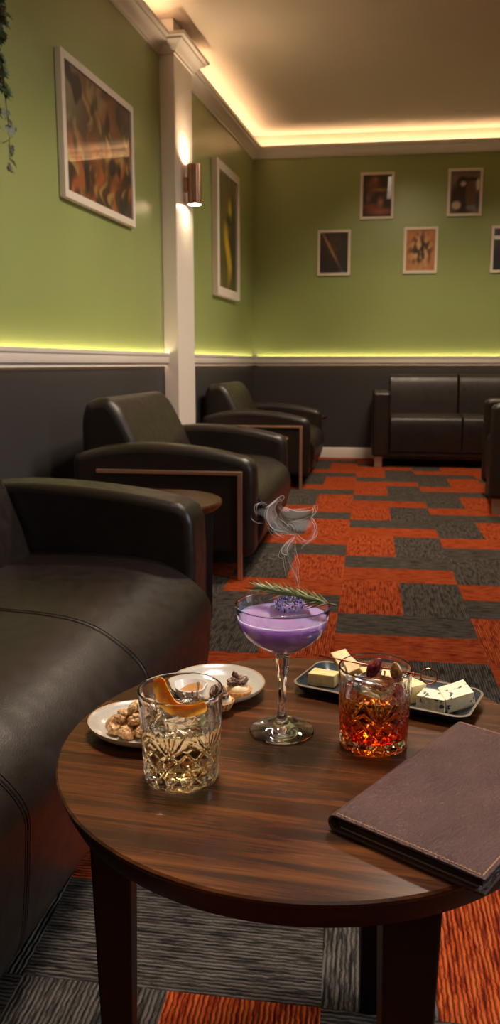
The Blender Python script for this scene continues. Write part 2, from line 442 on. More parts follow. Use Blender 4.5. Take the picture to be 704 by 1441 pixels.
def p_a(u, v):
    c = lerp((34, 20, 18), (64, 34, 24), nz(u * 5, v * 5, 2))
    for cu, cv, ru, rv, cc in [(.42, .88, .14, .07, (170, 110, 70)), (.35, .76, .22, .08, (150, 84, 52)), (.3, .6, .12, .15, (96, 54, 36)), (.6, .64, .3, .04, (178, 120, 74)),
                               (.62, .34, .1, .12, (190, 130, 86)), (.3, .25, .3, .07, (150, 70, 50)), (.62, .12, .4, .08, (180, 96, 70)), (.2, .45, .07, .1, (140, 90, 60)), (.9, .5, .12, .04, (140, 70, 50))]:
        c = lerp(c, cc, blob(u, v, cu, cv, ru, rv, .6) * (.6 + .4 * nz(u * 14, v * 14)))
    return c
def p_b(u, v):
    c = lerp((28, 20, 20), (52, 34, 24), nz(u * 4, v * 4, 12))
    c = lerp(c, (120, 72, 36), blob(u, v, .5, .72, .35, .25, .8) * nz(u * 9, v * 9, 3))
    d = abs(u - (.08 + (1 - v) * .75)) / .07; c = lerp(c, (216, 150, 104), max(0, 1 - d) * (.4 + .6 * blob(u, v, .4, .6, .4, .4, .6)))
    c = lerp(c, (40, 44, 56), blob(u, v, .85, .5, .18, .5, .6) * .6); return c
def p_c(u, v):
    c = lerp((150, 120, 96), (108, 84, 66), v * .4 + nz(u * 4, v * 4, 3) * .6)
    for cu, cv, ru, rv, cc in [(.4, .35, .42, .36, (34, 24, 22)), (.42, .74, .19, .13, (26, 22, 22)), (.43, .70, .10, .06, (200, 180, 164)), (.68, .45, .16, .4, (104, 68, 50)),
                               (.75, .8, .3, .04, (36, 26, 24)), (.22, .2, .16, .1, (196, 170, 148)), (.93, .68, .06, .14, (226, 220, 214)), (.75, .14, .2, .06, (120, 118, 122)), (.93, .3, .07, .2, (70, 66, 76))]:
        c = lerp(c, cc, blob(u, v, cu, cv, ru, rv, .25))
    return c
def p_d(u, v):
    c = lerp((176, 104, 56), (206, 140, 84), nz(u * 4, v * 4, 31))
    k = blob(u, v, .5, .5, .34, .36, .5)
    c = lerp(c, lerp((48, 32, 18), (220, 176, 120), max(0, min(1, (nz(u * 8, v * 7, 7) - .5) * 5 + .5))), k)
    c = lerp(c, (212, 160, 100), blob(u, v, .5, .12, .3, .08, .5) * .6); return c
def p_e(u, v):
    c = lerp((58, 56, 60), (84, 82, 88), nz(u * 4, v * 4, 14))
    c = lerp(c, (28, 28, 32), blob(u, v, .3, .2, .6, .3, .5)); c = lerp(c, (150, 120, 96), blob(u, v, .55, .5, .25, .2, .3))
    c = lerp(c, (240, 238, 232), blob(u, v, .12, .78, .16, .05, .2)); return c  # the white oval is a glass reflection painted into the print colour
# on the left wall the run direction is -y when seen from the room, so mirror u there
picture('framed_painting', (XL, 4.817, 1.722) if 0 else (XL, 3.83, 1.722), Vector((0, 1, 0)), nx, .950, .665, p_big, .038, .034,
        'large white framed abstract of orange and brown streaks on left wall before the pilaster', None, 130, 96)
picture('framed_painting', (XL, 6.60, 1.485), Vector((0, 1, 0)), nx, .77, 1.05, p_two, .07, .05,
        'tall white framed dark abstract with a yellow streak beyond the pilaster', None, 50, 80)
for nm_, s, z, pf, lb in [('framed_print', 1.03, 2.285, p_a, 'small white framed brown print, left one of the upper pair on the back wall'),
                          ('framed_print', .632, 1.772, p_b, 'small white framed dark print with a pale diagonal streak, leftmost on the back wall'),
                          ('framed_print', 1.842, 2.295, p_c, 'small white framed print of a dark hooded figure against a pale ground'),
                          ('framed_print', 1.452, 1.782, p_d, 'small white framed print in orange sepia tones, centre of the lower row'),
                          ('framed_print', 2.262, 1.778, p_e, 'small white framed dark grey print with a painted-on white glare oval, cut by the right edge')]:
    p = bw(s); picture(nm_, (p.x, p.y, z), Vector((math.cos(BW), math.sin(BW), 0)), nrm, .318, .425, pf, .025, .022, lb, 'small framed prints on the back wall', 24, 32)

# ------------------------------------------------------------------ lounge furniture
def arm_profile(dep, hz, hf, z0):
    """side view of an arm: x towards the front (0 = front), z up"""
    return [(0, z0), (.004, hf - .14), (0, hf - .055), (-.012, hf - .022)] + spl2([(-.04, hf - .003), (-.16, hf + (hz - hf) * .45), (-.32, hf + (hz - hf) * .85), (-.5, hz), (-.66, hz - .014), (dep * -1 + .05, hz - .04)], 4) + [(-dep + .012, hz - .052), (-dep, hz - .08), (-dep, z0)]
def seat_profile(dep, zt, front, z0):
    return spl2([(-dep, zt - .02), (-.45, zt - .004), (-.25, zt), (-.10, zt - .012), (-.015, zt - .05), (front - .004, zt - .11), (front, zt - .18), (front - .015, z0 + .08), (front - .045, z0 + .02)], 5) + [(front - .07, z0), (-dep, z0)]
def metal_frame(parent, y, dep, z, out):
    mb = MB(); t = .009; b = .004 * out
    y0, y1 = sorted((y, y + .018 * out))
    mb.box(-dep + .12, -.050, y0, y1, z - .008, z + .008)
    mb.box(-.070, -.050, y0, y1, 0, z - .008)
    o = mb.build('metal_frame', M_bronze, parent, smooth=False); addbevel(o, .002, 2); return o
def armchair(label):
    W, AT, DEP = 1.30, .14, .82
    t = empty('armchair', (0, 0, 0), 0, label, 'armchair', None)
    for y0 in (0, W - AT):
        prism(arm_profile(DEP, .59, .535, .10), 'y', y0, y0 + AT, 'armrest', M_leather, t, .038, 5, 50)
    s = prism(seat_profile(.80, .425, .03, .09), 'y', AT - .01, W - AT + .01, 'seat', M_leather, t, .012, 3, 60)
    bp = spl2([(-.47, .30), (-.54, .50), (-.625, .68), (-.668, .745), (-.715, .778), (-.785, .77), (-.825, .725), (-.84, .60), (-.835, .12)], 5) + [(-.50, .12)]
    prism(bp, 'y', AT + .03, W - AT - .03, 'backrest', M_leather, t, .045, 5, 60)
    for y in (.07, W - .07):
        mb = MB(); mb.box(-DEP + .06, -DEP + .10, y - .02, y + .02, 0, .11); mb.build('leg', M_bronze, t, bevel=.003, smooth=False)
    metal_frame(t, -.002, DEP, .47, -1); metal_frame(t, W + .002, DEP, .47, 1)
    return t
FR = R(3.6)
ch = armchair('black leather armchair with bronze leg frame, just beyond the near sofa and its side table')
ch.location = (-.745, 3.39, 0); ch.rotation_euler = (0, 0, FR); ch['group'] = 'black armchairs along the left wall'
dup(ch, (-.905, 6.03, 0), FR, 'black leather armchair below the tall yellow-streaked painting, farthest along the left wall', 'black armchairs along the left wall')

def side_table(x, y, label, rr=.25):
    t = empty('side_table', (x, y, 0), 0, label, 'table', 'small round side tables')
    h = .455
    prof = [(.001, h - .028), (rr - .012, h - .028), (rr - .002, h - .018), (rr, h - .006), (rr - .004, h), (.001, h)]
    lathe('tabletop', prof, M_walnut, t, 64)
    for a in (32, 152, 272):
        c, q = math.cos(R(a)), math.sin(R(a)); p = (.20 * c, .20 * q)
        M = Matrix.Translation((p[0], p[1], 0)) @ Matrix.Rotation(R(a), 4, 'Z')
        mb = MB(); vs = [M @ Vector((sx * (.016 if z == 0 else .022), sy * (.016 if z == 0 else .022), z)) for z in (0, h - .028) for sx, sy in ((-1, -1), (1, -1), (1, 1), (-1, 1))]
        mb.add(vs, [(0, 1, 2, 3), (4, 5, 6, 7)] + [(k, (k + 1) % 4, (k + 1) % 4 + 4, k + 4) for k in range(4)])
        mb.build('leg', M_legwood, t, bevel=.003, smooth=False)
    return t
st = side_table(-.975, 2.74, 'small round dark wood side table between the near sofa and the armchair')
for x, y, lb in ((-1.18, 5.27, 'small round dark side table between the two armchairs, mostly hidden'), (-1.23, 7.62, 'small round dark side table beyond the farthest armchair, only its rim showing')):
    dup(st, (x, y, 0), .3, lb)

def near_sofa():
    t = empty('sofa', (-.572, -.24, 0), R(1.0), 'black leather sofa in the left foreground with double stitched seat seams', 'sofa')
    L, AT, DEP = 2.41, .15, .92
    for y0 in (0, L - AT):
        prism(arm_profile(DEP, .612, .572, .05), 'y', y0, y0 + AT, 'armrest', M_leather, t, .024, 5, 50)
    n = 4; w_ = (L - 2 * AT) / n
    prof = seat_profile(.80, .428, .05, .03)
    for k in range(n):
        y0 = AT + k * w_
        c = prism(prof, 'y', y0 + .0006, y0 + w_ - .0006, 'seat_cushion', M_leather, t, .0025, 3, 60)
        if k:
            for dy in (-.007, .007):
                mb = MB(); pts = [(x, y0 + dy, z + .0006) for x, z in prof[:-2]]
                pts = [p for p in pts if p[0] > -.62]
                mb.tube(pts, .0006, 6); mb.build('seam_stitching', M_seam, c if dy > 0 else prevc)
        prevc = c
    for k in range(2):
        y0 = AT + k * (L - 2 * AT) / 2; y1 = y0 + (L - 2 * AT) / 2
        bp = spl2([(-.44, .40), (-.47, .50), (-.53, .65), (-.58, .74), (-.64, .775), (-.72, .765), (-.77, .70), (-.79, .50)], 5) + [(-.79, .36), (-.44, .36)]
        prism(bp, 'y', y0 + .004, y1 - .004, 'back_cushion', M_leather, t, .04, 5, 60)
    bp = [(-.70, .05), (-.70, .62), (-.75, .70), (-.86, .70), (-.90, .66), (-.92, .05)]
    prism(bp, 'y', AT - .01, L - AT + .01, 'back_frame', M_leather, t, .03, 4, 50)
    for x in (-.10, -.84):
        for y in (.10, L - .10):
            mb = MB(); mb.box(x - .022, x + .022, y - .022, y + .022, 0, .06); mb.build('leg', M_steel, t, bevel=.003, smooth=False)
    return t
near_sofa()

# boxy sofa (and armchair) on the far side of the room; local x = width, -y = front
def box_sofa(name, loc, rz, W, nseat, label, cat, at=.155, ah=.69, bh=.83, sh=.47, dep=.70):
    t = empty(name, loc, rz, label, cat)
    for x0 in (0, W - at):
        prof = [(0, .10), (0, ah - .03), (.012, ah - .006), (.05, ah), (dep - .05, ah), (dep, ah - .03), (dep, .10)]
        prism(prof, 'x', x0, x0 + at, 'armrest', M_leather, t, .026, 4, 50)
    w_ = (W - 2 * at) / nseat
    for k in range(nseat):
        x0 = at + k * w_
        c = [(.02, .14), (.012, .30), (.02, sh - .05), (.05, sh - .012), (.12, sh), (.35, sh + .006), (dep - .1, sh - .01), (dep - .1, .14)]
        prism(spl2(c[:7], 3) + [c[7]], 'x', x0 + .003, x0 + w_ - .003, 'seat_cushion', M_leather, t, .010, 3, 60)
        b = [(dep - .26, sh - .02), (dep - .235, sh + .18), (dep - .20, bh - .04), (dep - .15, bh), (dep - .08, bh - .005), (dep - .04, bh - .06), (dep - .04, sh - .02)]
        prism(spl2(b, 3), 'x', x0 + .003, x0 + w_ - .003, 'back_cushion', M_leather, t, .012, 3, 60)
    mb = MB(); mb.box(at - .01, W - at + .01, .03, dep, .10, .16); mb.build('base_frame', M_leather, t, bevel=.01, smooth=False)
    for x in (.06, W - .06):
        for y in (.06, dep - .06):
            mb = MB(); mb.box(x - .035, x + .035, y - .03, y + .03, 0, .105); mb.build('leg', M_steel, t, bevel=.004, smooth=False)
    return t
box_sofa('sofa', (-.545, 7.47, 0), BW, 1.60, 2, 'boxy black leather two-seat sofa with steel feet against the back wall', 'sofa')
box_sofa('armchair', (.345, 6.15, 0), R(-90), .92, 1, 'dark boxy armchair cut off by the right edge of the frame', 'armchair')

# ------------------------------------------------------------------ cocktail table
TX, TY, TR, TZ = -.13, .876, .283, .50
def cocktail_table():
    t = empty('cocktail_table', (TX, TY, 0), 0, 'round dark walnut cocktail table in the foreground holding the drinks', 'table')
    prof = [(.001, TZ - .004), (TR - .010, TZ - .004), (TR - .0035, TZ - .004), (TR - .0015, TZ - .0035), (TR, TZ - .0045)]
    lathe('tabletop', [(.001, TZ - .006), (TR - .001, TZ - .006), (TR, TZ - .0045), (TR, TZ - .002), (TR - .002, TZ), (.001, TZ)], M_walnut, t, 160)
    lathe('table_edge', [(.001, TZ - .036), (TR - .022, TZ - .036), (TR - .012, TZ - .032), (TR - .006, TZ - .020), (TR - .003, TZ - .0065), (.001, TZ - .0065)], M_walnut_edge, t, 160)
    for a, rr, sz in ((212, .226, .0225), (303, .228, .0265), (70, .205, .024)):
        c, q = math.cos(R(a)), math.sin(R(a))
        M = Matrix.Translation((rr * c, rr * q, 0)) @ Matrix.Rotation(R(10), 4, 'Z')
        mb = MB(); vs = []
        for z, k in ((0, .62), (TZ - .034, 1.0)):
            for sx, sy in ((-1, -1), (1, -1), (1, 1), (-1, 1)): vs.append(M @ Vector((sx * sz * k, sy * sz * k, z)))
        mb.add(vs, [(0, 1, 2, 3), (4, 5, 6, 7)] + [(k, (k + 1) % 4, (k + 1) % 4 + 4, k + 4) for k in range(4)])
        mb.build('leg', M_legwood, t, bevel=.004, smooth=False)
cocktail_table()

# ------------------------------------------------------------------ drinks
def interface(name, tint, milk=None, k=.6):
    m = bpy.data.materials.new(name); m.use_nodes = True; t = m.node_tree; t.nodes.remove(t.nodes['Principled BSDF']); out = t.nodes['Material Output']
    g = t.nodes.new('ShaderNodeBsdfGlass'); g.inputs['IOR'].default_value = 1.34 / 1.5; g.inputs['Roughness'].default_value = 0
    if callable(tint): t.links.new(tint(t), g.inputs['Color'])
    else: g.inputs['Color'].default_value = tint
    if milk:
        p = t.nodes.new('ShaderNodeBsdfPrincipled'); p.inputs['Base Color'].default_value = milk; p.inputs['Roughness'].default_value = .6; p.inputs['Specular IOR Level'].default_value = 0
        p.inputs['Subsurface Weight'].default_value = 1.; p.inputs['Subsurface Scale'].default_value = .03; p.inputs['Subsurface Radius'].default_value = (1, .8, 1)
        mx = t.nodes.new('ShaderNodeMixShader'); mx.inputs[0].default_value = k; t.links.new(g.outputs[0], mx.inputs[1]); t.links.new(p.outputs[0], mx.inputs[2]); t.links.new(mx.outputs[0], out.inputs[0])
    else: t.links.new(g.outputs[0], out.inputs[0])
    return m
def fit(z, lo, hi): return max(0., min(1., (z - lo) / (hi - lo)))
def smooth(t): t = max(0, min(1, t)); return t * t * (3 - 2 * t)
def tumbler(name, x, y, R0, R1, H, liq_mat, liq_z, label, fans, cutz, n=256):
    t = empty(name, (x, y, TZ), 0, label, 'glass')
    nd = 14
    def cut(a, z, j):
        if z < .004 or j >= jout: return 0
        u = a / (2 * PI) * nd; q = z / H
        d = 0
        if q < .50:      # crossed diamonds near the base
            zz = z / (2 * PI * R0 / nd) * 1.0
            g1 = abs(((u + zz) % 1) - .5) * 2; g2 = abs(((u - zz) % 1) - .5) * 2
            e = smooth(fit(q, .03, .06)) * (1 - smooth(fit(q, .45, .50)))
            d -= .0014 * e * max(1 - (1 - g1) * 5, 0) if False else .0013 * e * max(max(0, 1 - (1 - g1) * 4.2), max(0, 1 - (1 - g2) * 4.2))
            d += .0004 * e * ((1 - g1) * 0 + min(g1, 1) * 0)
        # fans of long tapering cuts above the diamonds
        for s in range(fans):
            ac = (s + .5) / fans * 2 * PI
            da = (a - ac + PI) % (2 * PI) - PI
            if abs(da) > PI / fans * 1.1: continue
            zx = z - .40 * H; xx = da * R1
            if zx < 0: continue
            ang = math.atan2(xx, zx); rad = math.hypot(xx, zx)
            L = H * .38
            for c in (-1.0, -.62, -.28, 0, .28, .62, 1.0):
                dd = abs(ang - c) * rad
                wdt = .0016 * math.sin(PI * min(1, rad / L)) + 1e-5
                if rad < L and dd < wdt: d -= .0011 * (1 - dd / wdt) ; break
        return d
    outer = [(R0 * .45, .0018), (R0 * .8, .0006), (R0 - .004, 0), (R0 - .0012, .0008), (R0, .003)]
    zs = [.003 + (H * .80 - .003) * (i + 1) / 64 for i in range(64)]
    outer += [(R0 + (R1 - R0) * (z / H) ** .9, z) for z in zs]
    outer += [(R0 + (R1 - R0) * (z / H) ** .9, z) for z in (H * .87, H * .94, H - .0012)]
    jout = len(outer)
    tw = .0020; bz = .0105
    top = [(R1 - .0006, H - .0002), (R1 - .0014, H), (R1 - .0022, H - .0008)]
    ri = lambda z: R0 + (R1 - R0) * (z / H) - tw - .0010 * (1 - z / H)
    zl = [H * .9 + (liq_z - H * .9) * k / 4 for k in range(5)]
    inner = [(R1 - tw, H - .006)] + [(ri(z), z) for z in zl]
    prof = [(.0002, .0022)] + outer + top + inner
    jout += 1
    vs, fs = lathe_vf(prof, n, fr=cut); m = len(prof)
    fs.append(tuple(range(n - 1, -1, -1)))
    o = mesh('tumbler_body', vs, fs, M_glass, t, True, 28)
    # the drink itself is the inner boundary of the glass below its surface: one exact glass-to-liquid interface
    lp = [(.0002, bz), (R0 - tw - .010, bz + .0008), (R0 - tw - .0045, bz + .004), (R0 - tw - .0020, bz + .010)]
    lp += [(ri(bz + .010 + (liq_z - bz - .010) * k / 5), bz + .010 + (liq_z - bz - .010) * k / 5) for k in range(1, 6)]
    k0 = len(lp) - 1
    lp += [(ri(liq_z) - .0010, liq_z - .0004), (ri(liq_z) - .003, liq_z - .0009), (.0002, liq_z - .0010)]
    o = lathe('whisky', lp, [liq_mat[1], liq_mat[0]], t, 96, auto=50)
    for p in o.data.polygons:
        if p.center.z > liq_z - .0012 and all(o.data.vertices[v].co.z > liq_z - .0013 for v in p.vertices): p.material_index = 1
    return t
def surf(name, c): m = Mat(name); m.set(Base_Color=c, Roughness=0, IOR=1.34, Transmission_Weight=1.); return m.m
M_wh1 = (surf('pale_whisky_surface', (.98, .92, .76, 1)), interface('pale_whisky', (.98, .885, .70, 1)))
def amber(t):
    tc = t.nodes.new('ShaderNodeTexCoord'); sx = t.nodes.new('ShaderNodeSeparateXYZ'); t.links.new(tc.outputs['Object'], sx.inputs[0])
    mr = t.nodes.new('ShaderNodeMapRange'); mr.inputs['From Min'].default_value = .010; mr.inputs['From Max'].default_value = .0625; t.links.new(sx.outputs[2], mr.inputs[0])
    r = t.nodes.new('ShaderNodeValToRGB'); e = r.color_ramp.elements
    while len(e) < 4: e.new(.5)
    for q, (p, c) in zip(e, [(.05, (.95, .30, .04, 1)), (.38, (.92, .34, .05, 1)), (.60, (.92, .58, .16, 1)), (.95, (.93, .68, .28, 1))]): q.position = p; q.color = c
    t.links.new(mr.outputs[0], r.inputs[0]); return r.outputs[0]
M_wh2 = (surf('amber_whisky_surface', (.93, .72, .36, 1)), interface('layered_amber_whisky', amber))

def ice(loc, size, rot, label, grp=None, seed=1, sq=3.2):
    bm = bmesh.new(); bmesh.ops.create_cube(bm, size=2); bmesh.ops.subdivide_edges(bm, edges=bm.edges, cuts=11, use_grid_fill=True)
    for v in bm.verts:
        c = v.co; n_ = (abs(c.x) ** sq + abs(c.y) ** sq + abs(c.z) ** sq) ** (1 / sq) if False else 1
        q = c.normalized(); k = (abs(q.x) ** 9 + abs(q.y) ** 9 + abs(q.z) ** 9) ** (-1 / 9)
        v.co = q * k * (1 + .05 * (noise.noise(q * 2.3 + Vector((seed, 0, 0)))))
        v.co.x *= size[0]; v.co.y *= size[1]; v.co.z *= size[2]
    me = bpy.data.meshes.new('ice_cube'); bm.to_mesh(me); bm.free()
    o = new_obj('ice_cube', me, M_ice, None, True); o.location = loc; o.rotation_euler = rot
    return tag(o, label, 'ice', grp)

# glass 1: pale whisky, orange twist
G1 = (-.249, .774)
tumbler('whisky_tumbler', G1[0], G1[1], .0395, .0448, .100, M_wh1, .062, 'cut-glass tumbler of pale whisky with an orange twist, left front of the table', 6, .3)
ice((G1[0] + .001, G1[1] + .002, TZ + .0700), (.0215, .0200, .0085), (R(4), R(-6), R(28)), 'large clear ice cube in the pale whisky under the orange twist')
def orange_twist():
    P = spline([(-.0215, -.004, .111), (-.0195, -.006, .101), (-.0125, -.010, .0895), (-.003, -.013, .0825), (.009, -.011, .0800), (.0200, -.008, .0815), (.0290, -.004, .0850)], 8)
    W_ = [.0058, .0072, .0080, .0080, .0074, .0068, .0064, .0062]
    n = len(P); top = []; bot = []
    mb = MB(); vs = []; K = 6
    for i, p in enumerate(P):
        t_ = (P[min(i + 1, n - 1)] - P[max(i - 1, 0)]).normalized()
        side = t_.cross(Vector((.15 * math.sin(i * .12), -1, .25))).normalized(); nn = side.cross(t_).normalized()
        f = i / (n - 1); w_ = W_[min(int(f * 7), 6)] * (1 - (f * 7) % 1) + W_[min(int(f * 7) + 1, 7)] * ((f * 7) % 1)
        w_ *= min(1, .55 + 8 * min(f, 1 - f))
        for k in range(K + 1):
            u = k / K * 2 - 1; vs.append(p + side * u * w_ + nn * (.0022 * u * u))
        for k in range(K, -1, -1):
            u = k / K * 2 - 1; vs.append(p + side * u * w_ * .97 + nn * (.0022 * u * u + .0016))
    m_ = 2 * (K + 1)
    fs = [(i * m_ + k, i * m_ + (k + 1) % m_, (i + 1) * m_ + (k + 1) % m_, (i + 1) * m_ + k) for i in range(n - 1) for k in range(m_)]
    fs += [tuple(range(m_)), tuple((n - 1) * m_ + k for k in range(m_))]
    m = Mat('orange_peel'); m.color(m.ramp(m.noise(m.coords(), 160, 3), [(.3, S((255, 142, 4))), (.7, S((255, 182, 34)))]))
    vo = m.node('ShaderNodeTexVoronoi'); vo.inputs['Scale'].default_value = 900; m.l.new(m.coords(), vo.inputs['Vector']); m.bump(vo.outputs['Distance'], .35, .0006)
    m.set(Roughness=.38, Subsurface_Weight=.6, Subsurface_Scale=.006)
    o = mesh('orange_twist', vs, fs, m.m, None, True, 60); o.location = (G1[0], G1[1], TZ)
    tag(o, 'curled orange peel twist resting on the ice of the pale whisky', 'orange peel')
orange_twist()
mb = MB(); mb.tube([(.012, .012, .064), (.0145, .018, .100)], .0011, 8)  # clear rod added in place of the bright ice-edge highlight
o = mb.build('glint_rod', M_glass); o.location = (G1[0], G1[1], TZ); tag(o, 'thin clear rod added for the ice-edge highlight in the pale whisky behind the orange twist', 'glint rod')

# glass 2: amber whisky with a pick
G2 = (-.055, .897)
tumbler('whisky_tumbler', G2[0], G2[1], .0388, .0418, .0945, M_wh2, .0625, 'cut-glass tumbler of deep amber whisky with a copper pick, right of the stemmed glass', 7, .3)
ice((G2[0] + .000, G2[1] + .001, TZ + .0705), (.0200, .0190, .0085), (R(-4), R(5), R(-20)), 'large clear ice cube in the amber whisky under the fruit pick', None, 3)
M_copper = Mat('polished_copper').set(Base_Color=S((226, 138, 110)), Metallic=1., Roughness=.18).m
PZ = TZ + .0963
def pick():
    a, b = Vector((-.1200, .886, PZ + .0090)), Vector((-.004, .874, PZ + .0005))
    t = empty('cocktail_pick', a, 0, 'copper cocktail pick with a ring end laid across the amber whisky', 'cocktail pick')
    d = b - a; mb = MB(); mb.tube([Vector((0, 0, 0)), d * .02, d * .98, d], [.0003, .0010, .0010, .0010], 10); mb.build('pick_rod', M_copper, t)
    u = d.normalized(); v = Vector((0, .55, .83)); v = (v - u * v.dot(u)).normalized(); c = d + u * .0092; rr = .0082
    mb = MB(); pts = [c + (u * math.cos(2 * PI * k / 32) * rr * 1.1 + v * math.sin(2 * PI * k / 32) * rr) for k in range(33)]; mb.tube(pts, .0008, 8); mb.build('ring_handle', M_copper, t)
    mb = MB(); q = Vector((.0, .0, .0)); pts = [d * .955 + v * .004 * s + u * (-.003 * abs(s)) for s in (-1, -.4, .4, 1)]; mb.tube(pts, .0011, 8); mb.build('ring_collar', M_copper, t)
    return a, d
pa, pd = pick()
def fruit(f, col_, hl, label, nm, seed, tip, sc_=1.0):
    c = pa + pd * f + Vector((0, 0, -.0022))
    bm = bmesh.new(); bmesh.ops.create_icosphere(bm, subdivisions=4, radius=1)
    for v in bm.verts:
        p = v.co.copy(); z = p.z
        r = (1 - .42 * max(0, z) ** 1.6) * (1 - .12 * max(0, -z))
        wr = 1 + .11 * noise.noise(p * 3.2 + Vector((seed, 1, 2))) - .05 * abs(math.sin(5 * math.atan2(p.y, p.x) + z * 1.5 + seed))
        v.co = Vector((p.x * r * wr * .0078, p.y * r * wr * .0074, z * .0140)) * sc_
    me = bpy.data.meshes.new(nm); bm.to_mesh(me); bm.free()
    m = Mat(nm + '_skin'); m.color(m.ramp(m.noise(m.coords(), 260, 4), [(.3, S(col_)), (.7, S(hl))])); m.set(Roughness=.22, Coat_Weight=.5)
    m.bump(m.noise(m.coords(), 500, 3), .4, .001)
    o = new_obj(nm, me, m.m, None, True); o.location = c; o.rotation_euler = (R(8), R(tip), R(20)); tag(o, label, 'fruit', None)
fruit(.56, (70, 18, 18), (136, 40, 34), 'dark maroon preserved cherry, left one threaded on the copper pick', 'preserved_cherry', 1, 28)
fruit(.775, (120, 72, 26), (196, 132, 58), 'brown glazed date piece, right one threaded on the copper pick', 'date_piece', 5, -14, .95)

# stemmed coupe
CX, CY = -.1645, .905
def coupe():
    t = empty('coupe_glass', (CX, CY, TZ), 0, 'stemmed coupe glass of lavender cocktail in the middle of the table', 'glass')
    n = 192
    o_ = [(.0002, .0012), (.034, .0004), (.0378, .0004), (.0388, .0014), (.0380, .0026), (.030, .0038), (.018, .0062), (.0105, .0098), (.0066, .0150), (.0052, .024), (.0046, .040), (.0050, .060), (.0064, .078), (.0082, .088), (.0076, .0925), (.0082, .0955)]
    bowl = spl2([(.0105, .0985), (.0190, .1035), (.0285, .1090), (.0380, .1155), (.0462, .1240), (.0512, .1340), (.0540, .1450), (.0560, .1572)], 8)
    j0 = len(o_)
    prof = o_ + bowl; jb = len(prof)
    tw = .0011
    lz = .1440
    inner = [(.0553, .1580), (.0549, .1572), (.0541, .1530), (.0530, .1480), (.0521, lz)]
    prof = prof + inner
    def cut(a, z, j):
        if j < j0 or j >= jb or z > .1290: return 0
        u = a / (2 * PI) * 22; zz = (z - .1) / .0125
        g1 = abs(((u + zz) % 1) - .5) * 2; g2 = abs(((u - zz) % 1) - .5) * 2
        e = smooth(fit(z, .100, .104)) * (1 - smooth(fit(z, .125, .129)))
        return -.0005 * e * max(max(0, 1 - (1 - g1) * 4.5), max(0, 1 - (1 - g2) * 4.5))
    vs, fs = lathe_vf(prof, n, fr=cut); m_ = len(prof)
    fs.append(tuple(range(n - 1, -1, -1)))
    mesh('glass_body', vs, fs, M_glass, t, True, 40)
    lb = [(r - tw, z + .0004) for r, z in bowl if z < lz - .004 and r > .013]
    lp = [(.0002, .1003), (.006, .1012)] + lb + [(.0521, lz), (.0512, lz - .0005), (.0495, lz - .0009), (.0002, lz - .0010)]
    milk = (.38, .25, .52, 1)
    top_ = Mat('lavender_cocktail_surface'); top_.set(Base_Color=(.46, .29, .53, 1), Roughness=.02, Transmission_Weight=.25, IOR=1.34, Subsurface_Weight=1., Subsurface_Scale=.02)
    o = lathe('cocktail', lp, [interface('lavender_cocktail', (.80, .62, .88, 1), milk, .62), top_.m], t, 96, auto=50)
    for p in o.data.polygons:
        if all(o.data.vertices[v].co.z > lz - .0013 for v in p.vertices): p.material_index = 1
coupe()
ice((CX + .008, CY + .004, TZ + .1455), (.023, .021, .0056), (R(4), R(-3), R(15)), 'flat clear ice piece floating in the lavender cocktail', None, 7)
def lavender():
    o0 = (CX + .008, CY - .002, TZ + .1585)
    rnd = random.Random(5); mb = MB()
    for k in range(210):
        u = rnd.uniform(-1, 1); a = rnd.uniform(0, 2 * PI); rr = math.sqrt(max(0, 1 - u * u)) * rnd.uniform(.75, 1)
        c = Vector((u * .0165, math.cos(a) * rr * .0100, math.sin(a) * rr * .0075))
        d = Vector((u * .4, math.cos(a), math.sin(a))).normalized(); L = rnd.uniform(.0020, .0036)
        side = d.orthogonal().normalized()
        mb.tube([c, c + d * L * .5, c + d * L], [.0007, .0011, .0004], 5, mi=rnd.choice([0, 0, 1, 2]))
    mb.build('lavender_buds', [plain('lavender_bud', (160, 146, 212), .6), plain('lavender_bud_dark', (52, 44, 84), .6), plain('lavender_bud_pale', (196, 186, 224), .6)], None)
    o = bpy.data.objects['lavender_buds']; o.location = o0; o.rotation_euler = (0, R(-2), R(8)); o.name = 'lavender_flower'
    tag(o, 'purple lavender flower head floating on the lavender cocktail', 'flower')
lavender()
def rosemary():
    a = Vector((CX - .0330, CY + .033, TZ + .1655)); b = Vector((CX + .0640, CY - .010, TZ + .1625))
    t = empty('rosemary_sprig', a, 0, 'smoking green rosemary sprig laid across the rim of the coupe glass', 'herb')
    d = b - a; P = [d * s + Vector((0, 0, .0018 * math.sin(s * PI) + .0004)) for s in [k / 12 for k in range(13)]]
    mb = MB(); mb.tube(P, [.0006] + [.0010] * 11 + [.0014], 7); mb.build('stem', plain('rosemary_stem', (96, 92, 52), .7), t)
    rnd = random.Random(8); u = d.normalized(); mb = MB(); mb2 = MB(); side = u.cross(Vector((0, 0, 1))).normalized(); up = side.cross(u)
    for k in range(130):
        s = k / 130 * .90 - .0; base = d * s + Vector((0, 0, .0018 * math.sin(s * PI)))
        ang = k * 2.4; o = side * math.cos(ang) + up * math.sin(ang) * .8
        L = rnd.uniform(.014, .023); sw = rnd.uniform(.5, 1.15)
        tip = base - u * L * .86 + o * L * sw * .72
        mid = (base + tip) / 2 + o * L * .05
        (mb if rnd.random() < .68 else mb2).tube([base, mid, tip], [.0008, .0013, .0003], 6, flat=.45, up=o)
    mb.build('needles', Mat('rosemary_needle').set(Base_Color=S((98, 112, 58)), Roughness=.45).m, t)
    mb2.build('pale_needles', Mat('rosemary_needle_pale').set(Base_Color=S((150, 156, 112)), Roughness=.5).m, t)
rosemary()

